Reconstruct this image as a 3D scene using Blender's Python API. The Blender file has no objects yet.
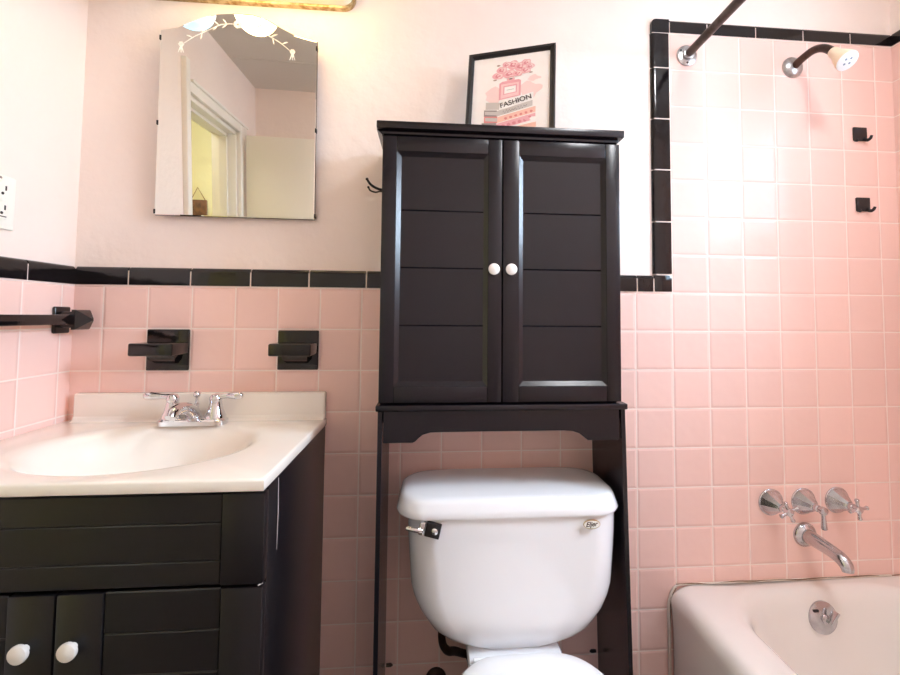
import bpy, bmesh, math, random
from mathutils import Vector, Matrix, Euler
random.seed(4)
PI = math.pi
C = bpy.context.scene.collection
P = 0.1095                       # tile pitch
XL, XR = -1.606, 0.7157          # left / right wall tile faces
YF = -1.5                        # front wall
ZC = 2.285                       # ceiling
ZW = 1.23                        # underside of the black wainscot cap
ZS = 1.9965                      # underside of the black shower cap

# ------------------------------------------------------------------ materials
def lin(c):
    return tuple((v/12.92 if v <= .04045 else ((v+.055)/1.055)**2.4) for v in c)
def rgb(r, g, b):
    return lin((r/255, g/255, b/255)) + (1,)

class NT:
    def __init__(s, name):
        s.m = bpy.data.materials.new(name); s.m.use_nodes = True
        s.t = s.m.node_tree; s.b = s.t.nodes['Principled BSDF']
    def n(s, kind, **kw):
        o = s.t.nodes.new(kind)
        for k, v in kw.items(): setattr(o, k, v)
        return o
    def link(s, a, b): s.t.links.new(a, b)
    def math(s, op, a, b=None, c=None, clamp=False):
        o = s.n('ShaderNodeMath', operation=op, use_clamp=clamp)
        for i, v in enumerate((a, b, c)):
            if v is None: continue
            if isinstance(v, (int, float)): o.inputs[i].default_value = v
            else: s.link(v, o.inputs[i])
        return o.outputs[0]
    def smooth(s, v, a, b):
        o = s.n('ShaderNodeMapRange', interpolation_type='SMOOTHSTEP')
        s.link(v, o.inputs[0]); o.inputs[1].default_value = a; o.inputs[2].default_value = b
        return o.outputs[0]
    def mix(s, f, a, b):
        o = s.n('ShaderNodeMix', data_type='RGBA')
        if isinstance(f, (int, float)): o.inputs[0].default_value = f
        else: s.link(f, o.inputs[0])
        for i, v in ((6, a), (7, b)):
            if isinstance(v, tuple): o.inputs[i].default_value = v
            else: s.link(v, o.inputs[i])
        return o.outputs[2]

def mat(name, col, rough=.5, metal=0., noise=None, bump=None, coat=0., emis=None, spec=None, speckle=None):
    """plain procedural principled material; noise=(scale, second colour), bump=(scale, distance)"""
    t = NT(name); b = t.b
    b.inputs['Base Color'].default_value = col
    b.inputs['Roughness'].default_value = rough
    b.inputs['Metallic'].default_value = metal
    b.inputs['Coat Weight'].default_value = coat
    if coat: b.inputs['Coat Roughness'].default_value = .08
    if spec is not None: b.inputs['Specular IOR Level'].default_value = spec
    tc = t.n('ShaderNodeTexCoord')
    if noise:
        n = t.n('ShaderNodeTexNoise'); n.inputs['Scale'].default_value = noise[0]; n.inputs['Detail'].default_value = 5
        t.link(tc.outputs['Object'], n.inputs['Vector'])
        t.link(t.mix(t.smooth(n.outputs[0], .35, .7), col, noise[1]), b.inputs['Base Color'])
    if bump:
        n = t.n('ShaderNodeTexNoise'); n.inputs['Scale'].default_value = bump[0]; n.inputs['Detail'].default_value = 4
        t.link(tc.outputs['Object'], n.inputs['Vector'])
        bp = t.n('ShaderNodeBump'); bp.inputs['Distance'].default_value = bump[1]; bp.inputs['Strength'].default_value = 1
        t.link(n.outputs[0], bp.inputs['Height']); t.link(bp.outputs[0], b.inputs['Normal'])
    if emis:
        b.inputs['Emission Color'].default_value = emis[0]; b.inputs['Emission Strength'].default_value = emis[1]
    return t.m

def tile_mat(name, axis, off, base, grout):
    t = NT(name); b = t.b
    geo = t.n('ShaderNodeNewGeometry'); sx = t.n('ShaderNodeSeparateXYZ')
    t.link(geo.outputs['Position'], sx.inputs[0])
    u = t.math('DIVIDE', t.math('SUBTRACT', sx.outputs[axis], off), P)
    v = t.math('DIVIDE', t.math('SUBTRACT', sx.outputs[2], ZW), P)
    fu, fv = t.math('FRACT', u), t.math('FRACT', v)
    du = t.math('SUBTRACT', .5, t.math('ABSOLUTE', t.math('SUBTRACT', fu, .5)))
    dv = t.math('SUBTRACT', .5, t.math('ABSOLUTE', t.math('SUBTRACT', fv, .5)))
    wob = t.n('ShaderNodeTexNoise'); wob.inputs['Scale'].default_value = 25; t.link(geo.outputs['Position'], wob.inputs['Vector'])
    d = t.math('MULTIPLY', t.math('MINIMUM', du, dv), P)
    d = t.math('ADD', d, t.math('MULTIPLY', t.math('SUBTRACT', wob.outputs[0], .5), .0012))
    face = t.smooth(d, .0013, .0021)                       # 0 grout, 1 tile
    cell = t.n('ShaderNodeCombineXYZ')
    t.link(t.math('FLOOR', u), cell.inputs[0]); t.link(t.math('FLOOR', v), cell.inputs[1])
    wn = t.n('ShaderNodeTexWhiteNoise'); t.link(cell.outputs[0], wn.inputs['Vector'])
    sc = t.n('ShaderNodeSeparateColor'); t.link(wn.outputs['Color'], sc.inputs[0])
    dark = tuple(c*.93 for c in base[:3]) + (1,)
    tilec = t.mix(sc.outputs[0], base, dark)
    t.link(t.mix(face, grout, tilec), b.inputs['Base Color'])
    t.link(t.math('MULTIPLY_ADD', face, -.58, .7), b.inputs['Roughness']); b.inputs['Specular IOR Level'].default_value = .17
    # pillowed tile edges, each tile set at its own slight tilt, a wavy glaze
    h = t.math('MULTIPLY', t.smooth(d, .0008, .0075), .0011)
    tilt = t.math('ADD', t.math('MULTIPLY', t.math('SUBTRACT', sc.outputs[1], .5), fu),
                  t.math('MULTIPLY', t.math('SUBTRACT', sc.outputs[2], .5), fv))
    h = t.math('ADD', h, t.math('MULTIPLY', tilt, .0011))
    gl = t.n('ShaderNodeTexNoise'); gl.inputs['Scale'].default_value = 14; t.link(geo.outputs['Position'], gl.inputs['Vector'])
    h = t.math('ADD', h, t.math('MULTIPLY', gl.outputs[0], .0012))
    fine = t.n('ShaderNodeTexNoise'); fine.inputs['Scale'].default_value = 160; t.link(geo.outputs['Position'], fine.inputs['Vector'])
    h = t.math('ADD', h, t.math('MULTIPLY', fine.outputs[0], .00005))
    bp = t.n('ShaderNodeBump'); bp.inputs['Distance'].default_value = 1; bp.inputs['Strength'].default_value = 1
    t.link(h, bp.inputs['Height']); t.link(bp.outputs[0], b.inputs['Normal'])
    return t.m

PINK = rgb(249, 213, 203); GROUT = rgb(250, 232, 224)
M = {}
M['tile_back'] = tile_mat('pink tile back', 0, -.0012, PINK, GROUT)
M['tile_left'] = tile_mat('pink tile left', 1, -.038, PINK, GROUT)
M['tile_right'] = tile_mat('pink tile right', 1, -.03, PINK, GROUT)
M['grout'] = mat('trim grout', GROUT, .8, bump=(200, .0005))
M['plaster'] = mat('painted plaster', rgb(246, 232, 224), .62, noise=(3, rgb(243, 228, 220)), bump=(30, .0022))
M['ceiling'] = mat('ceiling paint', rgb(214, 210, 204), .8, bump=(40, .0006))
M['blacktile'] = mat('black glazed trim tile', rgb(22, 18, 20), .10, bump=(30, .0006))
M['ceramic'] = mat('black glazed ceramic', rgb(20, 16, 17), .10, bump=(60, .0003))
M['floor'] = mat('dark floor tile', rgb(92, 84, 84), .4, noise=(8, rgb(70, 64, 64)))
M['espresso'] = mat('espresso cabinet paint', rgb(17, 13, 21), .26, noise=(60, rgb(15, 12, 19)), bump=(90, .0001))
M['vanity'] = mat('dark vanity paint', rgb(22, 19, 23), .30, noise=(60, rgb(20, 17, 20)), bump=(90, .0001))
M['knob'] = mat('white knob', rgb(238, 234, 228), .25)
M['marble'] = mat('cultured marble', rgb(247, 241, 232), .16, noise=(5, rgb(245, 238, 228)), coat=.3)
M['china'] = mat('white vitreous china', rgb(240, 241, 244), .10, noise=(3, rgb(238, 240, 243)), coat=.4)
M['seatplastic'] = mat('white seat plastic', rgb(242, 244, 246), .2, noise=(6, rgb(240, 242, 244)))
M['enamel'] = mat('tub enamel', rgb(243, 240, 236), .16, noise=(4, rgb(240, 237, 233)), coat=.3)
M['caulk'] = mat('tub caulk', rgb(236, 228, 218), .7, noise=(20, rgb(226, 214, 200)))
M['mildew'] = mat('stained caulk', rgb(150, 122, 96), .8, noise=(60, rgb(120, 96, 74)))
M['chrome'] = mat('polished chrome', rgb(225, 226, 230), .09, 1., bump=(40, .0002))
M['satin'] = mat('worn satin chrome', rgb(208, 208, 212), .2, 1., noise=(30, rgb(186, 184, 186)))
M['rodmetal'] = mat('dark tarnished rod', rgb(92, 84, 80), .4, .8, noise=(50, rgb(70, 62, 58)))
M['armmetal'] = mat('brown tarnished arm', rgb(84, 66, 58), .35, .8, noise=(60, rgb(60, 48, 44)))
M['flange'] = mat('steel flange', rgb(196, 195, 195), .3, .9, noise=(60, rgb(160, 157, 156)))
M['cream'] = mat('cream plastic', rgb(232, 212, 184), .4)
M['nozzle'] = mat('white nozzle face', rgb(240, 244, 245), .3)
M['nozzledark'] = mat('grey nozzle slots', rgb(120, 140, 160), .5)
M['blackmetal'] = mat('black metal hook', rgb(24, 20, 20), .4, .3)
M['blackplastic_dark_refl'] = mat('black plastic and dark reflection', rgb(28, 22, 24), .5)  # hook plastic, and the dark reflection painted on the flush plate
M['bronze'] = mat('dark corroded brass', rgb(62, 38, 30), .5, .5, noise=(80, rgb(40, 24, 20)))
M['mirror'] = mat('mirror silvering', rgb(226, 224, 216), .0, 1., noise=(2, rgb(228, 226, 219)))
M['mirrorback'] = mat('mirror backing', rgb(110, 92, 80), .6)
M['etch'] = mat('frosted etching', rgb(250, 246, 236), .6)
M['gold'] = mat('aged brass trim', rgb(206, 190, 150), .35, .8, noise=(60, rgb(150, 120, 70)))
M['lampglass'] = mat('etched lamp glass', rgb(250, 246, 226), .4, bump=(160, .001))
M['lampwarm'] = mat('lit warm globe', rgb(255, 240, 210), .4, emis=((1, .70, .33, 1), 10))
M['lampcool'] = mat('lit cool globe', rgb(240, 246, 255), .4, emis=((.30, .72, 1, 1), 1.6))
M['dome'] = mat('added fill dome', rgb(250, 248, 244), .4, emis=((.95, .97, 1, 1), 60))
M['outlet'] = mat('outlet plastic', rgb(244, 244, 236), .3)
M['slot'] = mat('outlet slot', rgb(40, 38, 38), .6)
M['frame'] = mat('black picture frame', rgb(26, 24, 26), .35, bump=(120, .0002))
M['paper'] = mat('print paper', rgb(252, 250, 248), .25, noise=(25, rgb(252, 246, 244)))
M['woodwhite'] = mat('white painted wood', rgb(242, 238, 230), .4, bump=(20, .0005))
M['hall'] = mat('hallway paint', rgb(238, 226, 176), .7, bump=(30, .001))
M['brownwood'] = mat('brown wood', rgb(120, 78, 48), .5, noise=(30, rgb(84, 52, 32)))
M['cord'] = mat('jute cord', rgb(150, 116, 80), .8)
M['scuff'] = mat('worn primer', rgb(205, 196, 196), .6)
for k, c in dict(a_rose=(222, 140, 150), a_rose2=(238, 180, 186), a_blush=(246, 218, 216), a_bottle=(235, 168, 176), a_bottle2=(246, 206, 208),
                 a_grey=(150, 142, 140), a_lgrey=(205, 198, 194), a_white=(250, 248, 246), a_coral=(226, 140, 138), a_peach=(246, 200, 184),
                 a_ink=(58, 50, 52), a_leaf=(176, 150, 140)).items():
    M[k] = mat('print ink ' + k[2:], rgb(*c), .3)
def glass_pane():
    t = NT('window glass')
    out = t.t.nodes['Material Output']
    tr = t.n('ShaderNodeBsdfTransparent'); gl = t.n('ShaderNodeBsdfGlossy'); gl.inputs['Roughness'].default_value = .02
    fr = t.n('ShaderNodeFresnel'); mx = t.n('ShaderNodeMixShader')
    tr.inputs[0].default_value = (.95, .97, 1, 1)
    ge = t.n('ShaderNodeNewGeometry')
    t.link(t.math('MULTIPLY', fr.outputs[0], t.math('SUBTRACT', 1, ge.outputs['Backfacing'])), mx.inputs[0]); t.link(tr.outputs[0], mx.inputs[1]); t.link(gl.outputs[0], mx.inputs[2])
    t.link(mx.outputs[0], out.inputs['Surface'])
    return t.m
M['pane'] = glass_pane()

# ------------------------------------------------------------------ mesh kit
class B:
    """collects shapes into one mesh"""
    def __init__(s): s.v = []; s.f = []; s.mi = []
    def add(s, vs, fs, mi=0, mx=None):
        k = len(s.v)
        s.v += [tuple(mx @ Vector(p)) if mx else tuple(p) for p in vs]
        s.f += [tuple(i+k for i in f) for f in fs]; s.mi += [mi]*len(fs)
        return s
    def box(s, x0, x1, y0, y1, z0, z1, bev=0, seg=2, mi=0, mx=None):
        bm = bmesh.new(); bmesh.ops.create_cube(bm, size=1)
        for v in bm.verts:
            v.co = Vector(((x0+x1)/2 + v.co.x*(x1-x0), (y0+y1)/2 + v.co.y*(y1-y0), (z0+z1)/2 + v.co.z*(z1-z0)))
        if bev: bmesh.ops.bevel(bm, geom=bm.edges[:], offset=bev, segments=seg, profile=.5, affect='EDGES')
        bm.verts.index_update()
        s.add([v.co.copy() for v in bm.verts], [[v.index for v in f.verts] for f in bm.faces], mi, mx); bm.free()
        return s
    def loft(s, rings, cap0=True, cap1=True, closed=True, mi=0, mx=None):
        n = len(rings[0]); vs = [p for r in rings for p in r]; fs = []
        for i in range(len(rings)-1):
            for j in range(n if closed else n-1):
                k = (j+1) % n
                fs.append((i*n+j, i*n+k, (i+1)*n+k, (i+1)*n+j))
        if cap0: fs.append(tuple(range(n-1, -1, -1)))
        if cap1: fs.append(tuple((len(rings)-1)*n+j for j in range(n)))
        return s.add(vs, fs, mi, mx)
    def lathe(s, prof, org, axis, n=28, mi=0):
        """prof: (radius, distance along axis)"""
        ax = Vector(axis).normalized(); a = ax.orthogonal().normalized(); b = ax.cross(a); o = Vector(org)
        rings = [[o + ax*t + (a*math.cos(2*PI*k/n) + b*math.sin(2*PI*k/n))*max(r, 1e-5) for k in range(n)] for r, t in prof]
        return s.loft(rings, True, True, mi=mi)
    def tube(s, pts, rad, n=12, mi=0, smooth=0):
        pts = [Vector(p) for p in pts]
        if not isinstance(rad, (list, tuple)): rad = [rad]*len(pts)
        rad = list(rad)
        if smooth:
            q, rr = [], []
            for i in range(len(pts)-1):
                p0, p1, p2, p3 = pts[max(i-1, 0)], pts[i], pts[i+1], pts[min(i+2, len(pts)-1)]
                for k in range(smooth):
                    t = k/smooth
                    q.append(.5*((2*p1) + (p2-p0)*t + (2*p0-5*p1+4*p2-p3)*t*t + (3*p1-p0-3*p2+p3)*t**3))
                    rr.append(rad[i]*(1-t) + rad[i+1]*t)
            q.append(pts[-1]); rr.append(rad[-1]); pts, rad = q, rr
        rings = []; nx = None
        for i, p in enumerate(pts):
            d = (pts[min(i+1, len(pts)-1)] - pts[max(i-1, 0)]).normalized()
            if nx is None: nx = d.orthogonal().normalized()
            nx = (nx - d*nx.dot(d)).normalized(); ny = d.cross(nx)
            rings.append([p + (nx*math.cos(2*PI*k/n) + ny*math.sin(2*PI*k/n))*rad[i] for k in range(n)])
        return s.loft(rings, mi=mi)
    def sphere(s, c, r, n=20, m=12, sc=(1, 1, 1), mi=0):
        rings = []
        for i in range(m+1):
            a = PI*i/m
            rings.append([(c[0]+sc[0]*max(r*math.sin(a), 1e-5)*math.cos(2*PI*k/n), c[1]+sc[1]*max(r*math.sin(a), 1e-5)*math.sin(2*PI*k/n), c[2]-sc[2]*r*math.cos(a)) for k in range(n)])
        return s.loft(rings, True, True, mi=mi)
    def prism(s, poly, fn, d0, d1, mi=0):
        """poly: 2D points; fn(u, v, d) -> 3D; extruded from d0 to d1"""
        return s.loft([[fn(u, v, d0) for u, v in poly], [fn(u, v, d1) for u, v in poly]], mi=mi)

def world(o):
    m = o.matrix_basis.copy()
    return world(o.parent) @ m if o.parent else m
def obj(name, b, mats, parent=None, angle=35, local=False):
    me = bpy.data.meshes.new(name)
    vs = b.v
    if parent and not local:
        inv = world(parent).inverted(); vs = [inv @ Vector(p) for p in vs]
    me.from_pydata([tuple(p) for p in vs], [], b.f)
    if not isinstance(mats, (list, tuple)): mats = [mats]
    for m in mats: me.materials.append(M[m])
    me.polygons.foreach_set('material_index', b.mi)
    bm = bmesh.new(); bm.from_mesh(me); bmesh.ops.recalc_face_normals(bm, faces=bm.faces[:]); bm.to_mesh(me); bm.free()
    me.polygons.foreach_set('use_smooth', [True]*len(me.polygons))
    me.set_sharp_from_angle(angle=math.radians(angle)); me.update()
    o = bpy.data.objects.new(name, me); C.objects.link(o)
    if parent: o.parent = parent
    return o
def tag(o, label, cat, group=None):
    o['label'] = label; o['category'] = cat
    if group: o['group'] = group
    return o
def thing(name, label, cat, loc=(0, 0, 0), rot=(0, 0, 0), group=None):
    o = bpy.data.objects.new(name, None); C.objects.link(o); o.empty_display_size = .05
    o.location = loc; o.rotation_euler = rot
    return tag(o, label, cat, group)
def struct(name, b, mats, parent=None, angle=35):
    o = obj(name, b, mats, parent, angle)
    if not parent: o['kind'] = 'structure'
    return o
def dup(root, loc, label):
    def cp(o, par):
        c = o.copy(); C.objects.link(c)
        if par: c.parent = par
        for ch in [x for x in bpy.data.objects if x.parent == o]: cp(ch, c)
        return c
    r = cp(root, None); r.location = loc; r['label'] = label
    return r
def rrect(x0, x1, y0, y1, r, z, n=8):
    """rounded rectangle loop at height z; r = one radius or four (from +x+y corner, counter-clockwise)"""
    r = r if isinstance(r, (list, tuple)) else (r,)*4
    out = []
    for (cx, cy, a0), q in zip(((x1, y1, 0), (x0, y1, 90), (x0, y0, 180), (x1, y0, 270)), r):
        cx += -q if a0 in (0, 270) else q; cy += -q if a0 in (0, 90) else q
        for k in range(n+1):
            a = math.radians(a0 + 90*k/n); out.append((cx + q*math.cos(a), cy + q*math.sin(a), z))
    return out

# ------------------------------------------------------------------ the room
T = .006
b = B()
b.box(XL-.12, XR+.12, T, .12, 0, ZC+.05, mi=0)
b.box(XL-.02, 0, 0, T, 0, ZW, mi=1); b.box(0, XR+.02, 0, T, 0, ZS, mi=1)
b.box(XL-.001, -.05, -.002, T, ZW, ZW+.040, mi=2); b.box(-.052, XR, -.002, T, ZS, ZS+.034, mi=2); b.box(-.048, 0, -.002, T, ZW, ZS, mi=2)
struct('wall_back', b, ['plaster', 'tile_back', 'grout'])

DY0, DY1, DZ = -.665, -1.205, 1.955      # doorway in the left wall
b = B()
xo, xi = XL-.12, XL-T
b.box(xo, xi, DY0, .006, 0, ZC+.05); b.box(xo, xi, YF-.12, DY1, 0, ZC+.05); b.box(xo, xi, DY1, DY0, DZ, ZC+.05)
b.box(xi, XL, -.545, .001, 0, ZW, mi=1); b.box(xi, XL+.002, -.545, .001, ZW, ZW+.040, mi=2)
struct('wall_left', b, ['plaster', 'tile_left', 'grout'])

WY0, WY1, WZ0, WZ1 = -.43, -1.02, 1.50, 2.02      # window in the right wall
b = B()
xo, xi = XR+.13, XR+T
b.box(xi, xo, WY0, .006, 0, ZC+.05); b.box(xi, xo, YF-.12, WY1, 0, ZC+.05)
b.box(xi, xo, WY1, WY0, 0, WZ0); b.box(xi, xo, WY1, WY0, WZ1, ZC+.05)
for y0, y1, z0, z1 in ((WY0, .001, 0, ZS), (YF, WY1, 0, ZS), (WY1, WY0, 0, WZ0)):
    b.box(XR, xi, y0, y1, z0, z1, mi=1)
b.box(XR-.002, xi, WY0, .001, ZS, ZS+.034, mi=2)
b.box(XR+.001, xi, YF, WY1, ZS, ZS+.039, mi=2)
struct('wall_right', b, ['plaster', 'tile_right', 'grout'])
b = B(); b.box(XL-.12, XR+.13, YF-.12, YF, 0, ZC+.05)
struct('wall_front', b, 'plaster')
b = B(); b.box(XL-1.3, XR+.13, YF-.5, .12, -.1, 0); struct('floor', b, 'floor')
b = B(); b.box(XL-1.3, XR+.13, YF-.5, .12, ZC, ZC+.1)
for k in range(4):      # board joints of the ceiling panels
    b.box(XL, XR, -.32-.4*k, -.312-.4*k, ZC-.003, ZC+.01)
struct('ceiling', b, 'ceiling')
# hallway beyond the doorway
b = B(); b.box(XL-1.3, XL-1.2, YF-.5, .12, 0, ZC); struct('wall_hallway', b, 'hall')
b = B(); b.box(XL-1.2, XL-.12, YF-.5, YF-.4, 0, ZC); b.box(XL-1.2, XL-.12, .02, .12, 0, ZC); struct('wall_hallway_end', b, 'hall')

# black cap tiles
def cap_profile(h):
    pr = [(-T, 0), (.004, 0), (.004, h-.013)]
    for k in range(1, 7):
        a = PI/2*k/6; pr.append((.004-.010*(1-math.cos(a)), h-.013+.013*math.sin(a)))
    return pr
def cap_run(b, joints, fn, h, gap=.0042):
    for a, c in zip(joints[:-1], joints[1:]):
        lo, hi = min(a, c)+gap/2, max(a, c)-gap/2
        b.prism(cap_profile(h), lambda o, v, d: fn(d, o, v), lo, hi)
H1, H2 = .0465, .040
b = B()
jx = [XL+.001, -1.474, -1.320, -1.168, -1.017, -.866, -.714, -.562, -.410, -.258, -.106, -.0565]
cap_run(b, jx, lambda d, o, v: (d, -o, ZW+.003+v), H1)
b.box(-.0545, -.003, -.004, T, ZW+.003, ZW+.050, .0015)
cap_run(b, [ZW+.052, 1.435, 1.587, 1.738, 1.891, ZS], lambda d, o, v: (-.003-v, -o, d), .0535)
pl = [(-.001, ZS+.001), (-.0545, ZS+.001)]
b.prism([(-.001, ZS+.001), (-.001, ZS+.041), (-.04, ZS+.041), (-.047, ZS+.0395), (-.052, ZS+.035), (-.0545, ZS+.027), (-.0545, ZS+.001)], lambda u, v, d: (u, d, v), -.004, T)
cap_run(b, [0, .117, .270, .422, .576, XR-.001], lambda d, o, v: (d, -o, ZS+.002+v), H2)
struct('trim_1', b, 'blacktile')
b = B(); cap_run(b, [-.001, -.140, -.292, -.444, -.545], lambda d, o, v: (XL+o, d, ZW+.003+v), H1)
struct('trim_2', b, 'blacktile')
b = B(); cap_run(b, [-.001, -.15, -.302, WY0+.002], lambda d, o, v: (XR-o, d, ZS+.002+v), H2)
struct('trim_3', b, 'blacktile')
# door casing and door
b = B(); cz = .05
b.box(XL-T-.001, XL+.014, DY0, DY0+.035, 0, DZ+.12, .004); b.box(XL-T-.001, XL+.014, DY1-.09, DY1, 0, DZ+cz, .004)
b.box(XL-T-.001, XL+.014, DY1, DY0, DZ, DZ+cz, .004); b.box(XL-T, XL+.024, DY1-.09, DY0-.001, DZ+cz-.012, DZ+cz, .004)
b.box(XL-.12, XL-T, DY0-.018, DY0, 0, DZ, .002); b.box(XL-.12, XL-T, DY1, DY1+.018, 0, DZ, .002); b.box(XL-.12, XL-T, DY1, DY0, DZ-.018, DZ, .002)
b.box(XL-.08, XL-.045, DY1+.018, DY1+.03, 0, DZ-.018); b.box(XL-.08, XL-.045, DY0-.03, DY0-.018, 0, DZ-.018); b.box(XL-.08, XL-.045, DY1, DY0, DZ-.03, DZ-.018)
struct('trim_4', b, 'woodwhite')
b = B(); b.box(XL+.03, XL+.56, -1.262, -1.228, .012, 1.948, .003)
dr = struct('door_1', b, 'woodwhite')
b = B()
for s in (-1, 1):
    y = -1.245+s*.017
    b.lathe([(.028, 0), (.028, .004), (.012, .008), (.012, .03), (.026, .036), (.03, .05), (.022, .062), (0, .064)], (XL+.50, y, .95), (0, s, 0))
obj('knob', b, 'satin', dr)
# window
b = B(); fx0, fx1 = XR+.05, XR+.10
for a0, a1, c0, c1 in ((WY0-.03, WY0, WZ0, WZ1), (WY1, WY1+.03, WZ0, WZ1), (WY1, WY0, WZ0, WZ0+.03), (WY1, WY0, WZ1-.03, WZ1), (-.735, -.70, WZ0, WZ1)):
    b.box(fx0, fx1, a0, a1, c0, c1, .003)
w = struct('window_1', b, 'woodwhite')
b = B(); b.box(XR+.072, XR+.076, WY1+.03, WY0-.03, WZ0+.03, WZ1-.03); obj('pane', b, 'pane', w)
b = B(); b.box(XR-.004, XR+.13, WY1, WY0, WZ0-.012, WZ0, .002); obj('sill', b, 'woodwhite', w)

# ------------------------------------------------------------------ vanity
def plank_front(x0, x1, z0, z1, yf, th, sl, sr, rt, rb, recess, grooves, bev=.002, cham=0.):
    """framed door or drawer front: stiles, rails, recessed plank panel with grooves, chamfered inner edge"""
    b = B(); yb = yf+th; e = .0004
    xa, xb, za, zb = x0+sl, x1-sr, z0+rb, z1-rt
    if sl: b.box(x0, xa, yf, yb, z0, z1, bev)
    if sr: b.box(xb, x1, yf, yb, z0, z1, bev)
    if rt: b.box(xa+e, xb-e, yf, yb, zb, z1, bev)
    if rb: b.box(xa+e, xb-e, yf, yb, z0, za, bev)
    zs = [za] + [g for g in sorted(grooves) if za < g < zb] + [zb]
    for p, q in zip(zs[:-1], zs[1:]):
        b.box(xa+e, xb-e, yf+recess, yb, p, q, .0018, 1)
    if cham:
        c = cham*1.5; g = yf+recess
        for poly, ax in ((((xa, yf+.001), (xa+c, g), (xa, g)), 0), (((xb, yf+.001), (xb-c, g), (xb, g)), 0)):
            b.prism(poly, lambda u, v, d: (u, v, d), za, zb)
        for poly in (((zb, yf+.001), (zb-c, g), (zb, g)), ((za, yf+.001), (za+c, g), (za, g))):
            b.prism(poly, lambda u, v, d: (d, v, u), xa, xb)
    return b
def knob(org, r, parent, m='knob'):
    b = B(); b.lathe([(.006, 0), (.0055, .005), (r*.55, .007), (r*.94, .010), (r, .0135), (r*.94, .017), (r*.6, .0195), (0, .0202)], org, (0, -1, 0))
    return obj('knob', b, m, parent)

VY = -.443; VX0, VX1 = XL+.004, -.9655
van = thing('vanity_cabinet', 'dark brown-black vanity cabinet with plank front under the white sink top', 'cabinet', (-1.286, -.22, 0))
b = B(); th = .016
b.box(VX0, VX0+th, VY+.021, -.002, 0, .866, .002); b.box(VX1-th, VX1, VY+.021, -.002, 0, .866, .0025)
b.box(VX0+th, VX1-th, VY+.03, -.004, .09, .105); b.box(VX0+th, VX1-th, -.012, -.004, .105, .70)
b.box(VX0+th, VX1-th, VY+.022, VY+.036, .70, .725); b.box(VX0+th, VX1-th, VY+.022, VY+.036, .845, .866); b.box(VX0+th, VX1-th, VY+.07, VY+.085, 0, .09)
b.box(-1.30, -1.265, VY+.022, VY+.036, .105, .70)
obj('body', b, 'vanity', van)
obj('drawer_front', plank_front(VX0, VX1+.001, .7135, .861, VY, .02, .068, .068, 0, 0, .003, (.752, .813)), 'vanity', van)
gr = [.643-.066*k for k in range(0, 8)]
for x0, x1, kx, sl, sr in ((VX0, -1.2845, -1.323, .066, .07), (-1.2815, VX1+.001, -1.252, .07, .066)):
    d = obj('door', plank_front(x0, x1, .1, .7085, VY, .02, sl, sr, 0, 0, .003, gr), 'vanity', van)
    knob((kx, VY, .630), .0145, d)
b = B(); b.tube([(VX1+.0006, -.374, .862), (VX1+.0008, -.372, .80), (VX1+.0006, -.374, .735)], [.0006, .0009, .0004], 6); obj('scuff', b, 'scuff', van)
b = B(); b.tube([(VX1+.0006, VY+.003, .715), (VX1-.006, VY-.0003, .712)], [.0018, .001], 6)
obj('scuff', b, 'scuff', van)

ZT = .888
top = thing('sink', 'cream white cultured-marble sink top with oval basin on the dark vanity', 'sink', (-1.286, -.22, .868))
X0, X1, Y0, Y1 = XL+.0015, -.963, -.4535, -.0005
cx, cy, rx, ry = -1.283, -.238, .212, .168
N = 120
angs = [2*PI*k/N for k in range(N)]
for X, Y in ((X0, Y0), (X1, Y0), (X1, Y1), (X0, Y1)):
    a = math.atan2(Y-cy, X-cx) % (2*PI); i = min(range(N), key=lambda k: min(abs(angs[k]-a), 2*PI-abs(angs[k]-a))); angs[i] = a
def rect_ring(ins, z):
    out = []
    for a in angs:
        c, s = math.cos(a), math.sin(a)
        t = min(((X1-ins if c > 0 else X0+ins)-cx)/c if abs(c) > 1e-9 else 1e9, ((Y1-ins if s > 0 else Y0+ins)-cy)/s if abs(s) > 1e-9 else 1e9)
        out.append((cx+c*t, cy+s*t, z))
    return out
def ell(sx, sy, z, dx=0, dy=0):
    out = []
    for a in angs:
        c, s = math.cos(a), math.sin(a); t = 1/math.sqrt((c/(rx*sx))**2 + (s/(ry*sy))**2)
        out.append((cx+dx+c*t, cy+dy+s*t, z))
    return out
rings = [rect_ring(.03, ZT-.0195), rect_ring(.0005, ZT-.0195), rect_ring(0, ZT-.018), rect_ring(0, ZT-.004), rect_ring(.0015, ZT-.001), rect_ring(.005, ZT),
         ell(1.10, 1.12, ZT), ell(1.06, 1.07, ZT-.0008), ell(1.025, 1.03, ZT-.003), ell(.99, .99, ZT-.008), ell(.955, .945, ZT-.017), ell(.915, .89, ZT-.032), ell(.86, .82, ZT-.053),
         ell(.77, .72, ZT-.08), ell(.62, .58, ZT-.105), ell(.4, .38, ZT-.122), ell(.2, .2, ZT-.13), ell(.08, .1, ZT-.133)]
b = B(); b.loft(rings, False, True)
obj('countertop', b, 'marble', top, 50)
b = B(); b.box(X0+.024, X1-.001, -.0205, -.0005, ZT-.002, .957, .004, 3)
b.prism([(-.0205, ZT), (-.0205, ZT+.012), (-.0245, ZT+.004), (-.032, ZT)], lambda u, v, d: (d, u, v), X0+.026, X1-.002)
obj('backsplash', b, 'marble', top)
b = B(); b.lathe([(.022, 0), (.022, .002), (.018, .003), (.012, .001), (0, .001)], (cx, cy, ZT-.1335), (0, 0, 1)); obj('drain', b, 'chrome', top)

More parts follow.
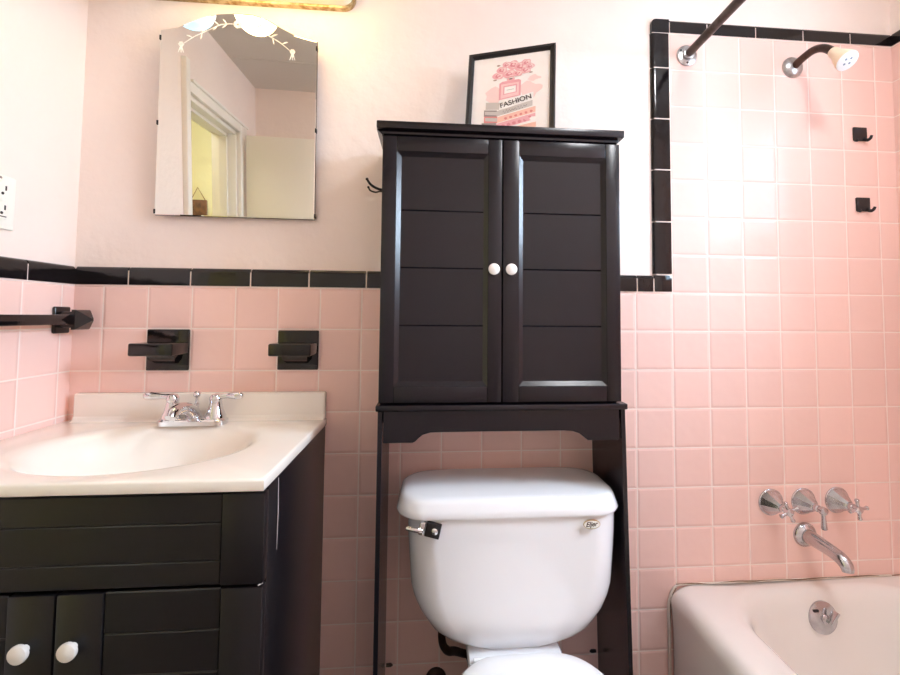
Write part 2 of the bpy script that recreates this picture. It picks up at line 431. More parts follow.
# faucet
FX, FY = -1.272, -.058
fa = thing('sink_faucet', 'chrome two-lever centerset faucet behind the sink basin', 'faucet', (FX, FY, ZT))
b = B(); rr = []
for z, g in ((0, .0), (.010, 0), (.015, .004), (.0165, .009)):
    rr.append(rrect(FX-.080+g, FX+.080-g, FY-.027+g, FY+.024-g, .022-g*.6, ZT+.0002+z))
b.loft(rr); obj('base', b, 'chrome', fa)
for s in (-1, 1):
    hx = FX+s*.051
    b = B(); b.lathe([(.024, 0), (.0235, .006), (.019, .016), (.0155, .030), (.0135, .040), (.0145, .044), (.0145, .050), (.010, .057), (0, .060)], (hx, FY, ZT+.0145), (0, 0, 1))
    h = obj('handle', b, 'chrome', fa)
    b = B(); zz = ZT+.066
    b.tube([(hx, FY, zz), (hx+s*.018, FY, zz+.001), (hx+s*.028, FY, zz+.002), (hx+s*.048, FY-.002, zz+.003), (hx+s*.060, FY-.003, zz+.003), (hx+s*.066, FY-.003, zz+.003)], [.0085, .0065, .0062, .0098, .009, .004], 14, smooth=4)
    obj('lever', b, 'chrome', h)
b = B(); b.tube([(FX, FY, ZT+.014), (FX, FY-.006, ZT+.028), (FX, FY-.03, ZT+.042), (FX, FY-.065, ZT+.050), (FX, FY-.09, ZT+.047), (FX, FY-.102, ZT+.036)], [.018, .017, .0155, .0135, .0125, .0115], 18, smooth=5)
obj('spout', b, 'chrome', fa)
b = B(); b.tube([(FX, FY+.012, ZT+.014), (FX, FY+.012, ZT+.062)], .0028, 8); b.sphere((FX, FY+.012, ZT+.070), .0085); b.lathe([(.007, 0), (.004, .012), (.006, .016), (.003, .02)], (FX, FY+.012, ZT+.03), (0, 0, 1))
obj('pop_up_rod', b, 'chrome', fa)

# ------------------------------------------------------------------ black ceramic fittings
def bracket(x0, x1, z0, z1, label):
    xc, zc = (x0+x1)/2, (z0+z1)/2
    t = thing('ceramic_holder', label, 'wall holder', (xc, 0, zc), group='black ceramic holders on the tile above the sink')
    b = B(); b.box(x0+.001, x1-.001, -.008, -.0002, z0+.001, z1-.001, .003, 3)
    obj('backplate', b, 'ceramic', t)
    b = B(); b.box(x0+.002, x1-.002, -.083, -.006, zc-.010, zc+.021, .004, 3)
    obj('shelf', b, 'ceramic', t)
    b = B()
    b.loft([[(xc-w, -.006, z1_), (xc+w, -.006, z1_), (xc+w2, -y, z1_), (xc-w2, -y, z1_)] for w, w2, y, z1_ in ((.040, .034, .045, zc-.009), (.036, .03, .03, zc-.024), (.03, .024, .012, zc-.034))])
    obj('support', b, 'ceramic', t)
bracket(-1.421, -1.3145, 1.0115, 1.1195, 'black glazed ceramic holder on tile directly above the faucet, farther left one')
bracket(-1.0935, -.9865, 1.0125, 1.1185, 'black glazed ceramic holder on tile above the right end of the backsplash')

tb = thing('towel_bar', 'black ceramic towel bar with pointed square end on the left tiled wall', 'towel bar', (XL, -.043, 1.14))
ZB = 1.1425
for i, y in enumerate((-.043, -.66)):
    if i: continue
    b = B(); b.box(XL+.0002, XL+.009, y-.024, y+.024, ZB-.034, ZB+.032, .004, 3); obj('mounting_plate', b, 'ceramic', tb)
    b = B(); b.box(XL+.007, XL+.05, y-.016, y+.016, ZB-.02, ZB+.02, .004, 3)
    ring = lambda h, x: [(x, y-h, ZB-h), (x, y+h, ZB-h), (x, y+h, ZB+h), (x, y-h, ZB+h)]
    obj('post', b, 'ceramic', tb)
    b = B(); b.loft([ring(.018, XL+.042), ring(.0245, XL+.046), ring(.0245, XL+.053), ring(.022, XL+.057), ring(.003, XL+.078)]); obj('end_cap', b, 'ceramic', tb)
b = B(); b.box(XL+.030, XL+.054, -.542, -.046, ZB-.0115, ZB+.0125, .003, 2); obj('bar', b, 'ceramic', tb)
b = B(); b.box(XL+.0002, XL+.06, -.548, -.51, ZB-.034, ZB+.032, .004, 3); obj('mounting_plate', b, 'ceramic', tb)

# outlet
ot = thing('wall_outlet', 'white duplex wall outlet with test buttons on the left plaster wall', 'outlet', (XL, -.225, 1.395))
xo = XL-T
b = B(); b.box(xo, xo+.0065, -0.2470, -0.1760, 1.337, 1.453, .003, 3); obj('cover_plate', b, 'outlet', ot)
b = B(); b.box(xo+.006, xo+.0085, -0.2285, -0.1945, 1.358, 1.438, .0015, 2); f_ = obj('receptacle', b, 'outlet', ot)
b = B()
for z in (1.425, 1.383):
    b = B()
    for y in (-0.2195, -0.2025): b.box(xo+.0083, xo+.0092, y-.0016, y+.0016, z-.005, z+.005)
    b.lathe([(.0032, 0), (.0032, .0008)], (xo+.0083, -0.2095, z-.012), (1, 0, 0), 10)
    obj('slots', b, 'slot', f_)
b = B(); b.box(xo+.0083, xo+.0098, -0.2220, -0.2005, 1.3965, 1.4005, .0004); b.box(xo+.0083, xo+.0098, -0.2220, -0.2005, 1.4025, 1.406, .0004); obj('test_button', b, 'outlet', ot)
b = B(); b.box(xo+.0083, xo+.0090, -0.2250, -0.1985, 1.3625, 1.3645); obj('indicator_line', b, 'slot', ot)
for z in (1.345, 1.446):
    b = B(); b.lathe([(.003, 0), (.003, .0008), (0, .001)], (xo+.0063, -0.2135, z), (1, 0, 0), 12); obj('screw', b, 'satin', ot)

# ------------------------------------------------------------------ mirror (hangs a little proud of the wall at its top)
yw, ti = .0293, .0546
mr = thing('wall_mirror', 'frameless arched mirror with etched vine at its top above the sink', 'mirror', (-1.207, -.022, 1.66))
n_ = Vector((math.sin(yw)*math.cos(ti), -math.cos(yw)*math.cos(ti), -math.sin(ti))); xa = Vector((math.cos(yw), math.sin(yw), 0)); za = xa.cross(-n_)*1
if za.z < 0: za = -za
mr.rotation_euler = Matrix((xa, -n_, za)).transposed().to_euler()
arch = [(-.190, .2335), (-.15, .243), (-.121, .258), (-.086, .2745), (-.052, .2855), (-.007, .2915), (.039, .291), (.075, .281), (.111, .2615), (.147, .245), (.183, .237), (.2035, .2335)]
def outline(g=0):
    return [(-.2015+g, -.246+g), (.2015-g, -.246+g)] + [(x*(1-g*5), z-g) for x, z in arch[::-1]]
b = B(); b.loft([[(u, -.0005, v) for u, v in outline()], [(u, .005, v) for u, v in outline()]]); obj('backing', b, 'mirrorback', mr, local=True)
b = B(); b.loft([[(u, -.0006, v) for u, v in outline(.0008)], [(u, -.0035, v) for u, v in outline(.0008)], [(u, -.0042, v) for u, v in outline(.003)]]); obj('glass', b, 'mirror', mr, 5, local=True)
for sx, z in ((-1, .214), (-1, -.006), (-1, -.236), (1, .214), (1, -.006), (1, -.236)):
    xe = .202 if sx > 0 else -.2012+.0112*(z+.246)/.48; b = B(); b.box(xe-.0022, xe+.0022, -.0055, .006, z-.006, z+.006, .001); obj('clip', b, 'blackmetal', mr, local=True)
b = B(); yy = -.0046
def stroke(pts, r):
    b.tube([(x*.93, yy, z) for x, z in pts], r, 6, smooth=3)
for s in (-1, 1):
    stroke([(s*.012, .262), (s*.045, .258), (s*.08, .240), (s*.115, .222), (s*.142, .203)], [.0012, .0012, .001, .001, .0008])
    for x, z, dx, dz in ((.05, .256, .02, .012), (.055, .254, .012, -.012), (.09, .235, .018, .008), (.095, .232, .004, -.016), (.12, .218, .016, .006), (.03, .26, .010, .012), (.03, .26, .012, -.010)):
        stroke([(s*x, z), (s*(x+dx*.5), z+dz*.6), (s*(x+dx), z+dz)], [.0006, .0018, .0006])
    for k in range(6):
        a = k*PI/3; b.lathe([(.0032, 0), (.0032, .0004)], (s*.1395+.004*math.cos(a), yy, .200+.004*math.sin(a)), (0, -1, 0), 8)
    for dx in (-.008, 0, .007): stroke([(s*.15, .197), (s*.15+dx*.5, .187), (s*.15+dx, .178)], [.0012, .0014, .0006])
for k in range(7):
    a = 2*PI*k/7; b.lathe([(.0042, 0), (.0042, .0004)], (.0065*math.cos(a), yy, .262+.0065*math.sin(a)), (0, -1, 0), 8)
obj('etching', b, 'etch', mr, local=True)

# vanity light above the mirror
vl = thing('vanity_light', 'brass edged vanity light bar with globes above the mirror', 'light', (-1.19, 0, 1.993))
b = B(); b.loft([[(x, y, z) for x, z, _ in rrect(-1.47+g, -.915-g, 2.010+g, 2.11-g, .03-g, 0)] for y, g in ((.0055, 0), (-.050, 0), (-.056, .006))]); obj('body', b, 'lampglass', vl)
b = B(); b.loft([[(x, y, z) for x, z, _ in rrect(-1.475-g, -.909+g, 2.005-g, 2.115+g, .034, 0)] for y, g in ((.0055, 0), (-.010, 0), (-.012, -.003))]); obj('brass_edge', b, 'gold', vl)
for x, m in ((-1.36, 'lampcool'), (-1.19, 'lampwarm'), (-1.02, 'lampwarm')):
    b = B(); b.lathe([(.022, 0), (.022, .02), (.03, .034)], (x, -.054, 2.03), (0, -1, -.25)); s_ = obj('socket', b, 'gold', vl)
    b = B(); b.sphere((x, -.14, 2.006), .059, 28, 18); obj('globe', b, m, s_)

# ------------------------------------------------------------------ over-toilet cabinet
CY = -.2
cab = thing('toilet_cabinet', 'tall black two-door storage cabinet standing over the toilet', 'cabinet', (-.523, -.1, 0))
CL, CR = -.807, -.2415
b = B(); b.box(CL+.001, CR-.001, CY+.021, -.004, .957, 1.578, .002); obj('body', b, 'espresso', cab)
for s, xt, xb in ((-1, -.8075, -.8085), (1, -.2335, -.2195)):
    b = B(); th = .010
    b.loft([[(x, y, z) for x, y in ((xx, -.003), (xx-s*th, -.003), (xx-s*th, CY), (xx, CY))] for z, xx in ((0, xb+(xb-xt)*.5), (.943, xt))])
    obj('leg', b, 'espresso', cab)
b = B(); b.box(-.8125, -.2285, CY-.006, -.003, .943, .957, .003); obj('shelf', b, 'espresso', cab)
b = B(); ax0, ax1 = -.795, -.247
poly = [(ax0, .943), (ax0, .872), (-.730, .872), (-.724, .874), (-.716, .882), (-.706, .8895), (-.690, .894), (-.660, .895), (-.380, .895), (-.358, .893), (-.343, .888), (-.330, .878), (-.3225, .872), (ax1, .872), (ax1, .943)]
b.prism(poly, lambda u, v, d: (u, d, v), CY+.003, CY+.018); obj('apron', b, 'espresso', cab)
b = B(); b.box(ax0, ax1, -.02, -.006, .875, .943, .002); obj('back_rail', b, 'espresso', cab)
b = B()
for z0, z1, g in ((1.5785, 1.5885, .001), (1.5885, 1.606, .0115)):
    b.box(CL-g-.002, CR+g-.004, CY-.002-g, -.003, z0, z1, .0025, 2)
b.prism([(CL-.002, 1.578), (CL-.0145, 1.590), (CL-.002, 1.590)], lambda u, v, d: (u, d, v), CY, -.003)
obj('crown', b, 'espresso', cab)
for x0, x1, sl, sr, kx in ((-.807, -.5275, .033, .0325, -.5475), (-.5245, -.2415, .038, .0345, -.507)):
    d = obj('door', plank_front(x0, x1, .961, 1.5765, CY, .02, sl, sr, .036, .037, .008, (1.1365, 1.27, 1.404), .0015, .007), 'espresso', cab)
    knob((kx, CY, 1.2675), .0135, d)
for x, z, s in ((-.795, .26, 1), (-.240, .267, -1)):
    b = B(); b.tube([(x, -.02, z), (x+s*.012, -.02, z), (x+s*.017, -.02, z-.001)], [.004, .0045, .0015], 8); obj('peg', b, 'blackmetal', cab)

# framed print, leaning on the cabinet top
FW, FH = .231, .262
pf = thing('picture_frame', 'black framed pink fashion print leaning on top of the tall cabinet', 'picture frame', (-.4985, -.125, 1.6066), (math.radians(-10), 0, math.radians(-19.5)))
# local: x across, z up, front at y = 0 facing -y
b = B(); fw = .0145
pr = [(0, .0), (0, -.010), (.003, -.013), (.006, -.0115), (.009, -.012), (fw, -.006), (fw, 0)]
rings = []
for sx, sz in ((-1, -1), (1, -1), (1, 1), (-1, 1), (-1, -1)):
    rings.append([(sx*(FW/2-u), v, FH/2+sz*(FH/2-u)) for u, v in pr])
b.loft(rings, False, False)
b.box(-FW/2+.002, FW/2-.002, .0, .005, .002, FH-.002)
obj('border', b, 'frame', pf, local=True)
b = B(); b.box(-FW/2+.013, FW/2-.013, -.003, -.0005, .013, FH-.013); pp = obj('print', b, 'paper', pf, local=True)
inks = ['a_rose', 'a_rose2', 'a_blush', 'a_bottle', 'a_bottle2', 'a_grey', 'a_lgrey', 'a_white', 'a_coral', 'a_peach', 'a_ink', 'a_leaf']
IK = {k[2:]: i for i, k in enumerate(inks)}
b = B(); lay = [.0031]
def up(z): return z + .012 - .009*min(1, max(0, (z-.15)/.05))
def ink(poly, c):
    lay[0] += .000012
    b.add([(x, -lay[0], up(z)) for x, z in poly], [tuple(range(len(poly)))], IK[c])
def blob(x, z, rx_, rz_, c, n=16, wob=.12):
    ph = random.random()*6
    ink([(x+rx_*(1+wob*math.sin(3*a+ph))*math.cos(a), z+rz_*(1+wob*math.sin(4*a+ph))*math.sin(a)) for a in [2*PI*k/n for k in range(n)]], c)
X_ = lambda u: u                                     # metres from the frame's centre line
blob(-.040, .120, .030, .022, 'blush', 20, .25); blob(.050, .125, .028, .024, 'blush', 20, .25); blob(.06, .162, .016, .01, 'blush', 16, .3)
# stack of books seen from a corner
def book(zb, h, xl, xm, xr, cl, cr, rise_l=.004, rise_r=.021):
    ink([(xl, zb+rise_l), (xm, zb), (xm, zb+h), (xl, zb+h+rise_l)], cl)
    ink([(xl+.003, zb+h*.25+rise_l), (xm, zb+h*.2), (xm, zb+h*.75), (xl+.003, zb+h*.78+rise_l)], 'lgrey')
    ink([(xm, zb), (xr, zb+rise_r), (xr, zb+h+rise_r), (xm, zb+h)], cr)
    ink([(xm, zb+h*.9), (xr, zb+h*.9+rise_r), (xr, zb+h+rise_r), (xm, zb+h)], 'white')
book(.001, .016, -.071, -.033, .068, 'rose', 'peach', .003, .016); book(.018, .020, -.073, -.034, .066, 'grey', 'rose2'); book(.038, .019, -.067, -.032, .066, 'coral', 'peach')
book(.057, .018, -.068, -.034, .058, 'grey', 'lgrey'); book(.076, .021, -.064, -.028, .060, 'lgrey', 'white')
for k in range(6): blob(-.016+.014*k, .028+.0028*k, .005, .0045, 'rose'); blob(-.010+.013*k, .049+.0027*k, .004, .0035, 'coral')
blob(.048, .045, .012, .008, 'rose2'); blob(.060, .041, .008, .006, 'white'); blob(.052, .047, .004, .003, 'rose')
# bottle
ink([(-.030, .104), (.027, .112), (.027, .158), (.021, .163), (-.022, .160), (-.030, .154)], 'bottle')
ink([(-.025, .108), (.022, .114), (.022, .153), (-.025, .150)], 'bottle2')
ink([(-.019, .118), (.017, .122), (.017, .147), (-.019, .144)], 'bottle')
ink([(-.016, .121), (.014, .1245), (.014, .143), (-.016, .141)], 'white')
ink([(-.010, .1308), (.009, .1325), (.009, .1335), (-.010, .1318)], 'grey')
ink([(-.010, .161), (.010, .162), (.010, .170), (-.010, .169)], 'rose2'); ink([(-.004, .165), (.004, .1655), (.004, .169), (-.004, .1685)], 'ink')
# roses
for x, z, r in ((-.034, .183, .015), (-.024, .202, .014), (-.004, .186, .018), (.006, .214, .016), (.026, .206, .017), (.040, .217, .012), (.038, .192, .014), (.018, .184, .013), (.050, .204, .011), (-.012, .217, .011)):
    blob(x, z, r, r*.85, 'rose2', 18, .1); blob(x+r*.1, z+r*.05, r*.72, r*.6, 'blush', 14, .2); blob(x-r*.1, z, r*.5, r*.42, 'rose', 12, .25); blob(x, z+r*.1, r*.24, r*.2, 'bottle2', 10)
for x, z in ((-.042, .168), (.052, .182), (-.034, .217)): blob(x, z, .005, .0025, 'leaf')
# lettering on the top book and a script line on the next
def text(s, size, x, z, ang, shear=0, bold=0., mi='ink', squash=1.):
    cu = bpy.data.curves.new('t', 'FONT'); cu.body = s; cu.size = size; cu.shear = shear; cu.offset = bold
    o = bpy.data.objects.new('t', cu); C.objects.link(o)
    dg = bpy.context.evaluated_depsgraph_get(); me = o.evaluated_get(dg).to_mesh()
    ca, sa = math.cos(ang), math.sin(ang)
    vs = [(x+squash*p.co.x*ca-p.co.y*sa, z+squash*p.co.x*sa+p.co.y*ca) for p in me.vertices]; fs = [tuple(f.vertices) for f in me.polygons]
    o.evaluated_get(dg).to_mesh_clear(); bpy.data.objects.remove(o); bpy.data.curves.remove(cu)
    return vs, fs
a_ = math.atan2(.021, .088)
vs, fs = text('FASHION', .0200, -.025, .0800, a_, 0, .0003, squash=1.0)
wid = max(p[0] for p in vs) - min(p[0] for p in vs); k_ = .083/wid
vs = [(-.025+(x+.025)*k_, z+((x+.025)*(k_-1))*math.tan(a_)) for x, z in vs]
b.add([(x, -lay[0]-.0001, up(z)) for x, z in vs], fs, IK['ink'])
pts = []
for k in range(60):
    t = k/59; pts.append((-.018+.062*t, .0785+.0142*t+.0032*math.sin(t*52)*(1+.6*math.sin(t*11)), ))
for (xa_, za_), (xb_, zb_) in zip(pts[:-1], pts[1:]):
    b.add([(xa_, -lay[0]-.0001, za_-.0006), (xb_, -lay[0]-.0001, zb_-.0006), (xb_, -lay[0]-.0001, zb_+.0006), (xa_, -lay[0]-.0001, za_+.0006)], [(0, 1, 2, 3)], IK['ink'])
obj('illustration', b, inks, pp, local=True)

# coat hook behind the cabinet's left edge
ch = thing('coat_hook', 'small black double coat hook on the plaster beside the tall cabinet', 'hook', (-.815, 0, 1.5))
b = B(); b.box(-.826, -.806, -.001, T+.0005, 1.485, 1.525, .002)
obj('plate', b, 'blackmetal', ch)
b = B(); b.tube([(-.814, .0, 1.504), (-.822, -.022, 1.497), (-.838, -.036, 1.497), (-.853, -.046, 1.504), (-.862, -.05, 1.516)], [.0034, .0034, .0034, .0034, .003], 10, smooth=5); b.sphere((-.8625, -.05, 1.517), .0038)
obj('upper_prong', b, 'blackmetal', ch)
b = B(); b.tube([(-.816, 0, 1.493), (-.828, -.03, 1.491), (-.840, -.045, 1.484), (-.853, -.048, 1.487), (-.858, -.05, 1.494)], [.0022]*5, 10, smooth=5); b.sphere((-.8585, -.05, 1.4955), .0032)
obj('lower_prong', b, 'blackmetal', ch)

# ------------------------------------------------------------------ toilet
TX = -.500
to = thing('toilet', 'white two-piece toilet under the tall black cabinet', 'toilet', (TX, -.35, 0))
sil = [(.70, .2435), (.66, .2425), (.60, .2385), (.545, .2345), (.52, .228), (.493, .216), (.472, .203), (.452, .192), (.436, .176), (.422, .152), (.411, .12), (.404, .075)]
rings = []
def tank_ring(h, z, yf, yb=-.022, TX=-.4925):
    r = min(.07, h*.6); out = []
    base = rrect(TX-h, TX+h, yf, yb, (.02, .02, r, r), z, 10)
    for x, y, z_ in base:                        # the front bows out a little
        k = max(0, (yb-y)/(yb-yf)); out.append((x, y-.012*k*(1-((x-TX)/max(h, .01))**2), z_))
    return out
rings.append(tank_ring(.2475, .713, -.218))
for z, h in sil:
    k = max(0, (.50-z)/.09); rings.append(tank_ring(h+.003, z, -.218+.035*k*k))
b = B(); b.loft(rings); obj('tank', b, 'china', to, 50)
def lid_ring(g, z):
    out = []
    for x, y, z_ in rrect(TX-.2645+g, TX+.2575-g, -.226+g, -.016-min(g, .01), (.06, .06, .062, .062), z, 10):
        k = max(0, (-.016-y)/.21); out.append((x, y-.016*k*(1-((x-TX)/.258)**2), z_))
    return out
b = B(); b.loft([lid_ring(.012, 0.7130), lid_ring(.002, 0.7135), lid_ring(0, 0.7190), lid_ring(.0035, 0.7290), lid_ring(.0075, 0.7430), lid_ring(.011, 0.7490), lid_ring(.018, 0.7525), lid_ring(.030, 0.7540), lid_ring(.07, 0.7550)]); obj('tank_lid', b, 'china', to, 60)
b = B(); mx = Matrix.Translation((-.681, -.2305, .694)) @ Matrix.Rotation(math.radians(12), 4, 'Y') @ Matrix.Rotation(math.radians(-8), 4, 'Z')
b.box(-.0165, .0165, -.007, .006, -.015, .015, .002, 2, mx=mx); fl = obj('flush_lever', b, 'blackplastic_dark_refl', to)  # chrome plate; the dark it mirrors is painted in as black
b = B(); b.lathe([(.0075, 0), (.0075, .004), (.005, .006), (0, .0065)], (-.678, -.2365, .694), (-.1, -1, 0), 18); obj('screw', b, 'chrome', fl)
b = B(); b.box(-.030, -.0175, -.012, .004, -.013, .014, .003, 2, mx=mx)
b.tube([(-.706, -.239, .697), (-.720, -.241, .700), (-.738, -.236, .702)], [.006, .0055, .0045], 12, smooth=4); obj('lever_arm', b, 'chrome', fl)
b = B(); b.loft([[(-.327+.0195*s*math.cos(2*PI*k/28), -.2265-.010*(1-((-.327-TX)/.2435)**2)+.0006-d, .696+.0105*s*math.sin(2*PI*k/28)) for k in range(28)] for d, s in ((0, 1), (.0018, 1), (.0022, .92))]); bg = obj('badge', b, 'gold', to)
b = B(); yb_ = -.2265-.010*(1-((-.327-TX)/.2435)**2)+.0006-.0026
b.loft([[(-.327+.018*math.cos(2*PI*k/28), yb_+.0002-d, .696+.0085*math.sin(2*PI*k/28)) for k in range(28)] for d in (0, .0003)], mi=0)
vs, fs = text('Eljer', .0145, -.3415, .6915, .06, .35, .0003)
b.add([(x, yb_-.0005, z) for x, z in vs], fs, 1); obj('emblem', b, ['outlet', 'bronze'], bg)
# bowl and pedestal
BX = -.495
def egg(w, y0, y1, z, n=48):
    out = []
    for k in range(n):
        a = 2*PI*k/n; c, s = math.cos(a), math.sin(a); e = .48 if s > 0 else .95
        ym = y0+(y1-y0)*.58
        yv = ym + (y1-ym if s > 0 else ym-y0)*math.copysign(abs(s)**e, s)
        q = 1 - .24*max(0, (yv-ym)/(y1-ym))**1.3
        out.append((BX+w*math.copysign(abs(c)**e, c)*q, yv, z))
    return out
b = B()
b.loft([egg(.11, -.56, -.13, 0), egg(.105, -.55, -.13, .05), egg(.10, -.53, -.12, .14), egg(.115, -.58, -.10, .22), egg(.155, -.66, -.20, .31), egg(.178, -.695, -.215, .36), egg(.184, -.705, -.215, .385), egg(.18, -.70, -.22, .392)])
b.loft([rrect(BX-.085-w, BX+.085+w, -.30, -.04, .03, z) for z, w in ((.26, .0), (.33, .012), (.385, .02), (.404, .022), (.409, .018))])
obj('bowl', b, 'china', to, 50)
def seat_ring(g, z, y1=-.226):
    out = []
    for x, y, z_ in egg(.186-g, -.705+g, y1-g, z, 64): out.append((x+.016, y, z_))
    return out
b = B(); b.loft([seat_ring(0, .395), seat_ring(-.002, .400), seat_ring(.001, .408), seat_ring(.006, .4095)]); obj('seat', b, 'seatplastic', to, 60)
b = B(); b.loft([seat_ring(.004, .410), seat_ring(-.001, .4125), seat_ring(-.001, .420), seat_ring(.006, .4255), seat_ring(.03, .428)]); obj('seat_lid', b, 'seatplastic', to, 60)
for s in (-1, 1):
    b = B(); b.tube([(BX+s*.075-.02, -.232, .414), (BX+s*.075+.02, -.232, .414)], .007, 12); obj('hinge', b, 'seatplastic', to)

sv = thing('supply_valve', 'dark corroded water supply fitting on the tile below the toilet tank', 'water valve', (-.666, 0, .21))
b = B(); b.lathe([(.027, 0), (.027, .003), (.018, .012), (.008, .014)], (-.666, -.0005, .207), (0, -1, 0)); obj('escutcheon', b, 'bronze', sv)
b = B(); b.tube([(-.666, -.01, .207), (-.666, -.05, .207)], .008, 12); b.lathe([(.014, 0), (.016, .01), (.016, .03), (.012, .04)], (-.666, -.045, .207), (0, -1, 0)); obj('valve_body', b, 'bronze', sv)
b = B(); b.tube([(-.666, -.065, .207), (-.64, -.066, .205), (-.60, -.04, .21), (-.578, -.027, .24), (-.582, -.025, .275), (-.60, -.03, .287), (-.622, -.07, .322), (-.640, -.11, .352), (-.652, -.12, .372), (-.656, -.12, .392), (-.656, -.12, .412)], [.006, .006, .006, .007, .009, .0095, .0095, .0095, .009, .009, .009], 12, smooth=4); obj('supply_tube', b, 'bronze', sv)

# ------------------------------------------------------------------ bathtub
tub = thing('bathtub', 'white enamel bathtub along the tiled shower wall', 'bathtub', (.347, -.75, 0))
TXL, TXR, TY0, TY1, TZ = -.024, XR-.0015, YF+.002, -.002, .418
def tr(l, r, f, bk, rad, z): return rrect(TXL+l, TXR-r, TY0+f, TY1-bk, rad, z, 10)
R0 = (.004, .012, .012, .004)
rings = [tr(.006, 0, 0, 0, R0, .0), tr(.006, 0, 0, 0, R0, .30), tr(.002, 0, 0, 0, R0, .36), tr(0, 0, 0, 0, R0, .378)]
for k in range(1, 8):
    a = PI/2*k/7; q = .036*(1-math.cos(a)); rings.append(tr(q, 0, 0, 0, (.004, .012+q*.9, .012+q*.9, .004), .378+.038*math.sin(a)))
for k, (d, z) in enumerate(((0, TZ), (.006, TZ-.0006), (.012, TZ-.002), (.019, TZ-.005), (.026, TZ-.010), (.033, TZ-.018), (.039, TZ-.03), (.044, TZ-.05))):
    rings.append(tr(.088+d, .034+d*.6, .06+d*1.6, .022+d*.85, .165-d*.5, z))
rings += [tr(.142, .068, .20, .070, .145, .27), tr(.155, .085, .33, .09, .14, .14), tr(.18, .11, .40, .13, .12, .09), tr(.25, .18, .5, .2, .08, .075)]
b = B(); b.loft(rings); obj('shell', b, 'enamel', tub, 60)
b = B(); b.tube([(TXL-.001, -.004, .02), (TXL-.002, -.004, .30), (TXL-.003, -.004, .345), (TXL-.001, -.004, .375), (TXL+.007, -.004, .402), (TXL+.018, -.004, .415), (TXL+.03, -.004, .419)] + [(TXL+.03+.04*k, -.003, .4195) for k in range(1, 17)], [.0045, .0045, .0045, .004, .0035] + [.0028]*18, 8, smooth=4)
obj('caulk_bead', b, 'caulk', tub)
b = B(); b.tube([(TXL+.02+.045*k, -.0045, TZ+.0032+.0010*math.sin(k*2.1)+.0006*math.sin(k*5.3)) for k in range(0, 16)], [.0007+.0006*(math.sin(k*1.7)+1) for k in range(16)], 6, smooth=3)
b.tube([(TXL+.0005, -.0065, .10), (TXL+.0002, -.0068, .33), (TXL+.002, -.0065, .372), (TXL+.009, -.0065, .397), (TXL+.019, -.006, .4115)], [.0005, .0012, .0013, .001, .0013], 6, smooth=3)
obj('caulk_crack', b, 'mildew', tub)
OV = Vector((.374, -.0625, .353)); on = Vector((0, -1, .16)).normalized()
b = B(); b.lathe([(.041, 0), (.0405, .004), (.033, .008), (.016, .0105), (.012, .011), (.012, .014), (.006, .018), (0, .018)], OV, on, 36); ov = obj('overflow_plate', b, 'satin', tub)
b = B(); mx = Matrix.Translation(OV+on*.018) @ Matrix.Rotation(math.radians(35), 4, 'Y')
b.box(-.004, .004, -.016, .002, -.006, .032, .0015, 2, mx=mx); obj('trip_lever', b, 'satin', ov)
b = B(); b.box(OV.x-.030, OV.x-.016, OV.y-.008, OV.y-.0045, OV.z+.018, OV.z+.0245, .0008, mx=None)
obj('overflow_slot', b, 'slot', ov)
for dx in (-.012, .016):
    b = B(); b.lathe([(.0035, 0), (.0035, .002), (0, .003)], OV+on*.009+Vector((dx, 0, -.014)), on, 12); obj('screw', b, 'chrome', ov)

# tub valves and spout
def valve(x, z, kind, rot, label):
    t = thing('tub_valve', label, 'tub valve', (x, 0, z), group='three conical tub valves')
    b = B(); n = 8; prof = [(.0345, .0), (.0345, .004), (.0325, .006), (.012, .040), (.011, .043)]
    b.lathe([(.037, .0003), (.037, .003), (.0355, .0045)], (x, 0, z), (0, -1, 0), 32)
    b.lathe([(.035, .004), (.013, .040), (.0115, .042)], (x, 0, z), (0, -1, 0), 10)
    obj('escutcheon', b, 'satin', t, 25)
    b = B(); b.lathe([(.0095, .040), (.0095, .052), (.007, .054), (.007, .060), (.0105, .062), (.0105, .072), (.006, .075), (0, .0755)], (x, 0, z), (0, -1, 0), 20)
    h = obj('stem', b, 'satin', t)
    b = B()
    if kind == 'cross':
        for k in range(4):
            a = rot+k*PI/2; d = Vector((math.cos(a), 0, math.sin(a))); o = Vector((x, -.067, z))
            b.tube([o+d*.006, o+d*.018, o+d*.026, o+d*.029], [.0050, .0042, .0060, .0035], 10, smooth=3)
    else:
        o = Vector((x, -.066, z)); d = Vector((.06, 0, -1))
        b.tube([o, o+d*.016, o+d*.036, o+d*.048, o+d*.051], [.0065, .0055, .0068, .0075, .004], 12, smooth=3)
    obj('handle', b, 'satin', h)
valve(.283, .6355, 'cross', .42, 'chrome tub valve with small cross handle, nearest the black cabinet')
valve(.382, .6355, 'lever', 0, 'chrome tub valve with drooping single lever, directly above the spout')
valve(.486, .6365, 'cross', .15, 'chrome tub valve with cross handle, nearest the right corner')
sp = thing('tub_spout', 'chrome tub spout below the three valves', 'tub spout', (.383, 0, .5425))
b = B(); b.lathe([(.034, .0003), (.034, .004), (.030, .010), (.022, .016)], (.383, 0, .5425), (0, -1, 0), 32); obj('flange', b, 'satin', sp)
b = B(); b.tube([(.383, -.008, .5425), (.383, -.04, .5425), (.384, -.085, .539), (.386, -.112, .533), (.387, -.126, .522), (.387, -.130, .508)], [.0205, .0185, .0165, .0165, .0155, .0125], 20, smooth=5); obj('pipe', b, 'satin', sp)

